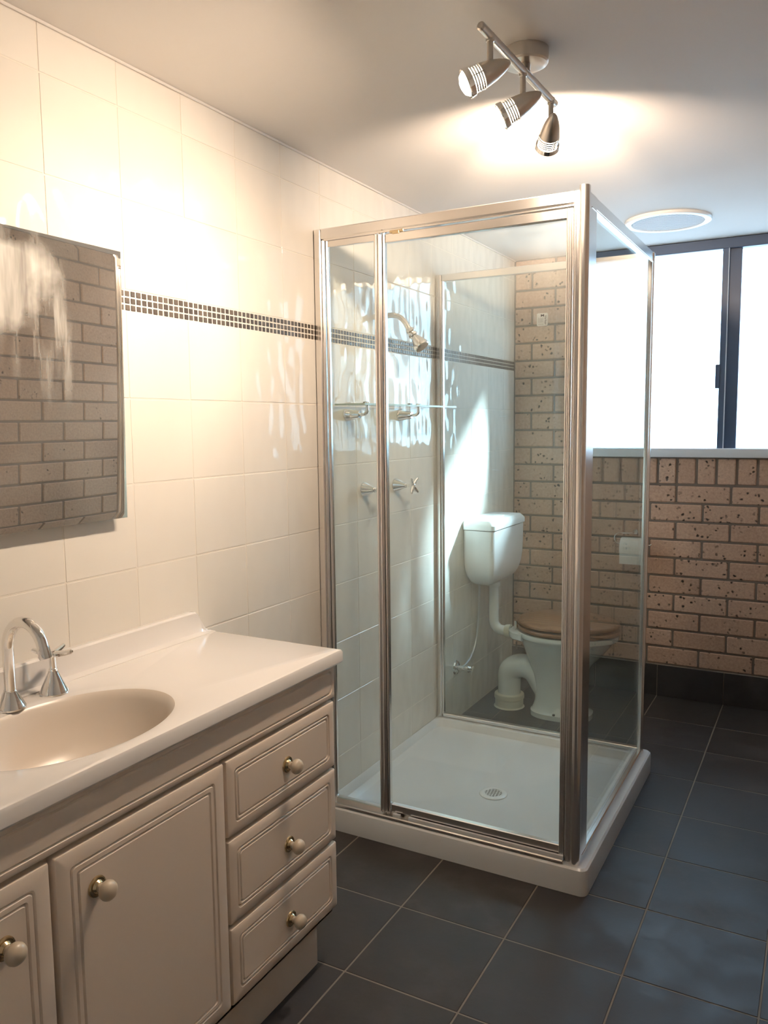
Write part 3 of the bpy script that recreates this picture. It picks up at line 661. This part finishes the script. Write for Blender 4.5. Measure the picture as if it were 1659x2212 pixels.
for k in range(17):
    s_ = k/16; pts.append(P0*(1-s_)**3+3*P1*s_*(1-s_)**2+3*P2*s_*s_*(1-s_)+P3*s_**3)
tag(MB().tube(pts, .0055, 10).build('supply_hose', MT['hose']), 'thin braided hose rising from the stop tap to the cistern', 'hose')
# roll holder on the brick wall
wy = -.068
rh = MB(); pts = [(.624, -.001, .797), (.624, -.030, .798), (.622, wy+.006, .798), (.612, wy, .798), (.568, wy, .797)] + [(.564-.0262*math.sin(a), wy, .7708+.0262*math.cos(a)) for a in [PI*j/10 for j in range(0, 11)]]
pts += [(.60, wy, .7444), (.705, wy, .7440), (.712, wy, .7490)]
rh.tube(pts, .0032, 10); rh = tag(rh.build('roll_holder', MT['chrome2']), 'bent chrome wire toilet roll holder on the brick wall', 'roll holder')
MB().lathe([(0, .006), (.012, .005), (.014, 0)], 16, axis((.624, 0, .797), (0, -1, 0))).build('fixing_plate', MT['chrome2'], rh)
tr_ = MB().lathe([(.021, .108), (.048, .108), (.050, .106), (.050, .002), (.048, 0), (.021, 0), (.021, .108)], 32, axis((.572, wy, .7270), (1, 0, 0)))
tr_ = tag(tr_.build('toilet_roll', MT['paper']), 'white toilet roll hanging on the wire holder', 'toilet roll')
MB().box((.574, wy-.0508, .655), (.678, wy-.0492, .722)).build('loose_sheet', MT['paper'], tr_)

# ------------------------------------------------------------------ ceiling spotlights
FX = .823
ls = tag(empty('ceiling_spotlight', (.805, -2.19, H)), 'brushed nickel ceiling light bar with three lit bullet spotlights', 'light')
MB().lathe([(0, -.034), (.030, -.034), (.046, -.031), (.049, -.027), (.050, 0)], 40, Matrix.Translation((.806, -2.192, H))).build('ceiling_rose', MT['nickel'], ls)
MB().tube([(.808, -2.20, H-.032), (.816, -2.225, H-.060)], .011, 14).build('bar_mount', MT['nickel'], ls)
b = MB().tube([(FX-.004, -2.492, 2.07), (FX-.004, -2.488, 2.07), (FX+.006, -2.054, 2.07), (FX+.006, -2.050, 2.07)], [.0055, .0085, .0085, .0055], 16); b.build('bar', MT['nickel'], ls)
def head(py, aim, power, fill, beam=None):
    px_ = FX + (.006 if py > -2.15 else (0 if py > -2.3 else -.003)); u = Vector(aim).normalized()
    piv = Vector((px_, py, 2.004))
    hd_ = MB(); A_ = axis(piv, u)
    prof = [(0, -.044), (.004, -.0425), (.009, -.036), (.0145, -.024), (.0195, -.008), (.0225, .008), (.0240, .017), (.0225, .018), (.0100, .012), (0, .010)]
    hd_.lathe(prof, 32, A_); hd_ = hd_.build('spot_head', MT['nickel'], ls)
    s_ = MB().tube([(px_, py, 2.074), (px_, py, 2.060), (px_, py, 2.059), (px_, py, 2.024)], [.0085, .0085, .0062, .0062], 14); s_.lathe([(0, -.006), (.0035, -.004), (.005, 0), (.0035, .004), (0, .006)], 10, Matrix.Translation((px_, py, 2.021))); s_.build('stem', MT['nickel'], hd_)
    rg = MB()
    for z_ in (.021, .026, .031, .036): rg.lathe([(.0225, -.0015), (.0247, -.0015), (.0247, .0015), (.0225, .0015), (.0225, -.0015)], 28, A_ @ Matrix.Translation((0, 0, z_)))
    rg.lathe([(.0245, .040), (.0275, .040), (.0290, .050), (.0275, .052), (.0245, .050), (.0245, .040)], 32, A_)
    for k in range(3):
        a = 2*PI*k/3; rg.tube([A_ @ Vector((.0235*math.cos(a), .0235*math.sin(a), .014)), A_ @ Vector((.0248*math.cos(a), .0248*math.sin(a), .046))], .0012, 6)
    rg.build('vent_rings', MT['chrome2'], hd_)
    MB().lathe([(0, .0125), (.013, .0125), (.0195, .030), (.0235, .046), (.0235, .051), (.018, .058), (.009, .0615), (0, .0625)], 28, A_).build('bulb', MT['bulb'], hd_)
    l_ = bpy.data.lights.new('spot_lamp', 'SPOT'); l_.energy = power; l_.color = (1, .79, .59); l_.spot_size = math.radians(54); l_.spot_blend = .8; l_.shadow_soft_size = .018
    lo = bpy.data.objects.new('spot_lamp', l_); C.objects.link(lo); bm_ = Vector(beam).normalized() if beam else u
    lo.location = piv+bm_*.082; lo.rotation_euler = bm_.to_track_quat('-Z', 'Y').to_euler()
    l2 = bpy.data.lights.new('spot_fill', 'SPOT'); l2.energy = fill; l2.color = (1, .78, .59); l2.spot_size = math.radians(152); l2.spot_blend = 1.0; l2.shadow_soft_size = .02  # extra wide fill light, tilted below the head's own aim
    l3 = bpy.data.objects.new('spot_fill', l2); C.objects.link(l3); l3.location = piv+u*.082; l3.rotation_euler = (bm_*.8+Vector((0, 0, -.28))).to_track_quat('-Z', 'Y').to_euler()
    for x_ in (lo, l3): x_.parent = hd_; x_.matrix_parent_inverse = WORLD(hd_).inverted()
head(-2.443, (-.81, -.42, -.42), BEAM_W, FILL_W)
head(-2.2595, (-.86, -.29, -.46), BEAM_W, FILL_W)
head(-2.081, (-.36, .66, -.44), BEAM_W*5.2, FILL_W*1.9, (-.30, .92, .235))  # lamp beam turned up, apart from the head, to make the ceiling patch

# ------------------------------------------------------------------ exhaust fan in the ceiling
fan = tag(empty('exhaust_fan', (.815, -.46, H)), 'round white ceiling exhaust fan with a slatted grille near the window', 'fan')
FC = Matrix.Translation((.815, -.46, H))
MB().lathe([(.168, 0), (.169, -.007), (.166, -.012), (.156, -.014), (.142, -.012), (.139, -.007), (.139, 0)], 56, FC).build('rim', MT['plastic'], fan)
MB().lathe([(0, -.003), (.143, -.003)], 40, FC).build('housing', MT['dark'], fan)
b = MB()
for k in range(-14, 15):
    y_ = k*.0096; L_ = math.sqrt(.139**2-y_*y_)
    b.box((-L_, y_-.0032, -.010), (L_, y_+.0032, -.006), mtx=FC @ Matrix.Rotation(math.radians(62), 4, 'Z'))
o = b.build('grille', MT['fan'], fan); o['kind'] = 'stuff'
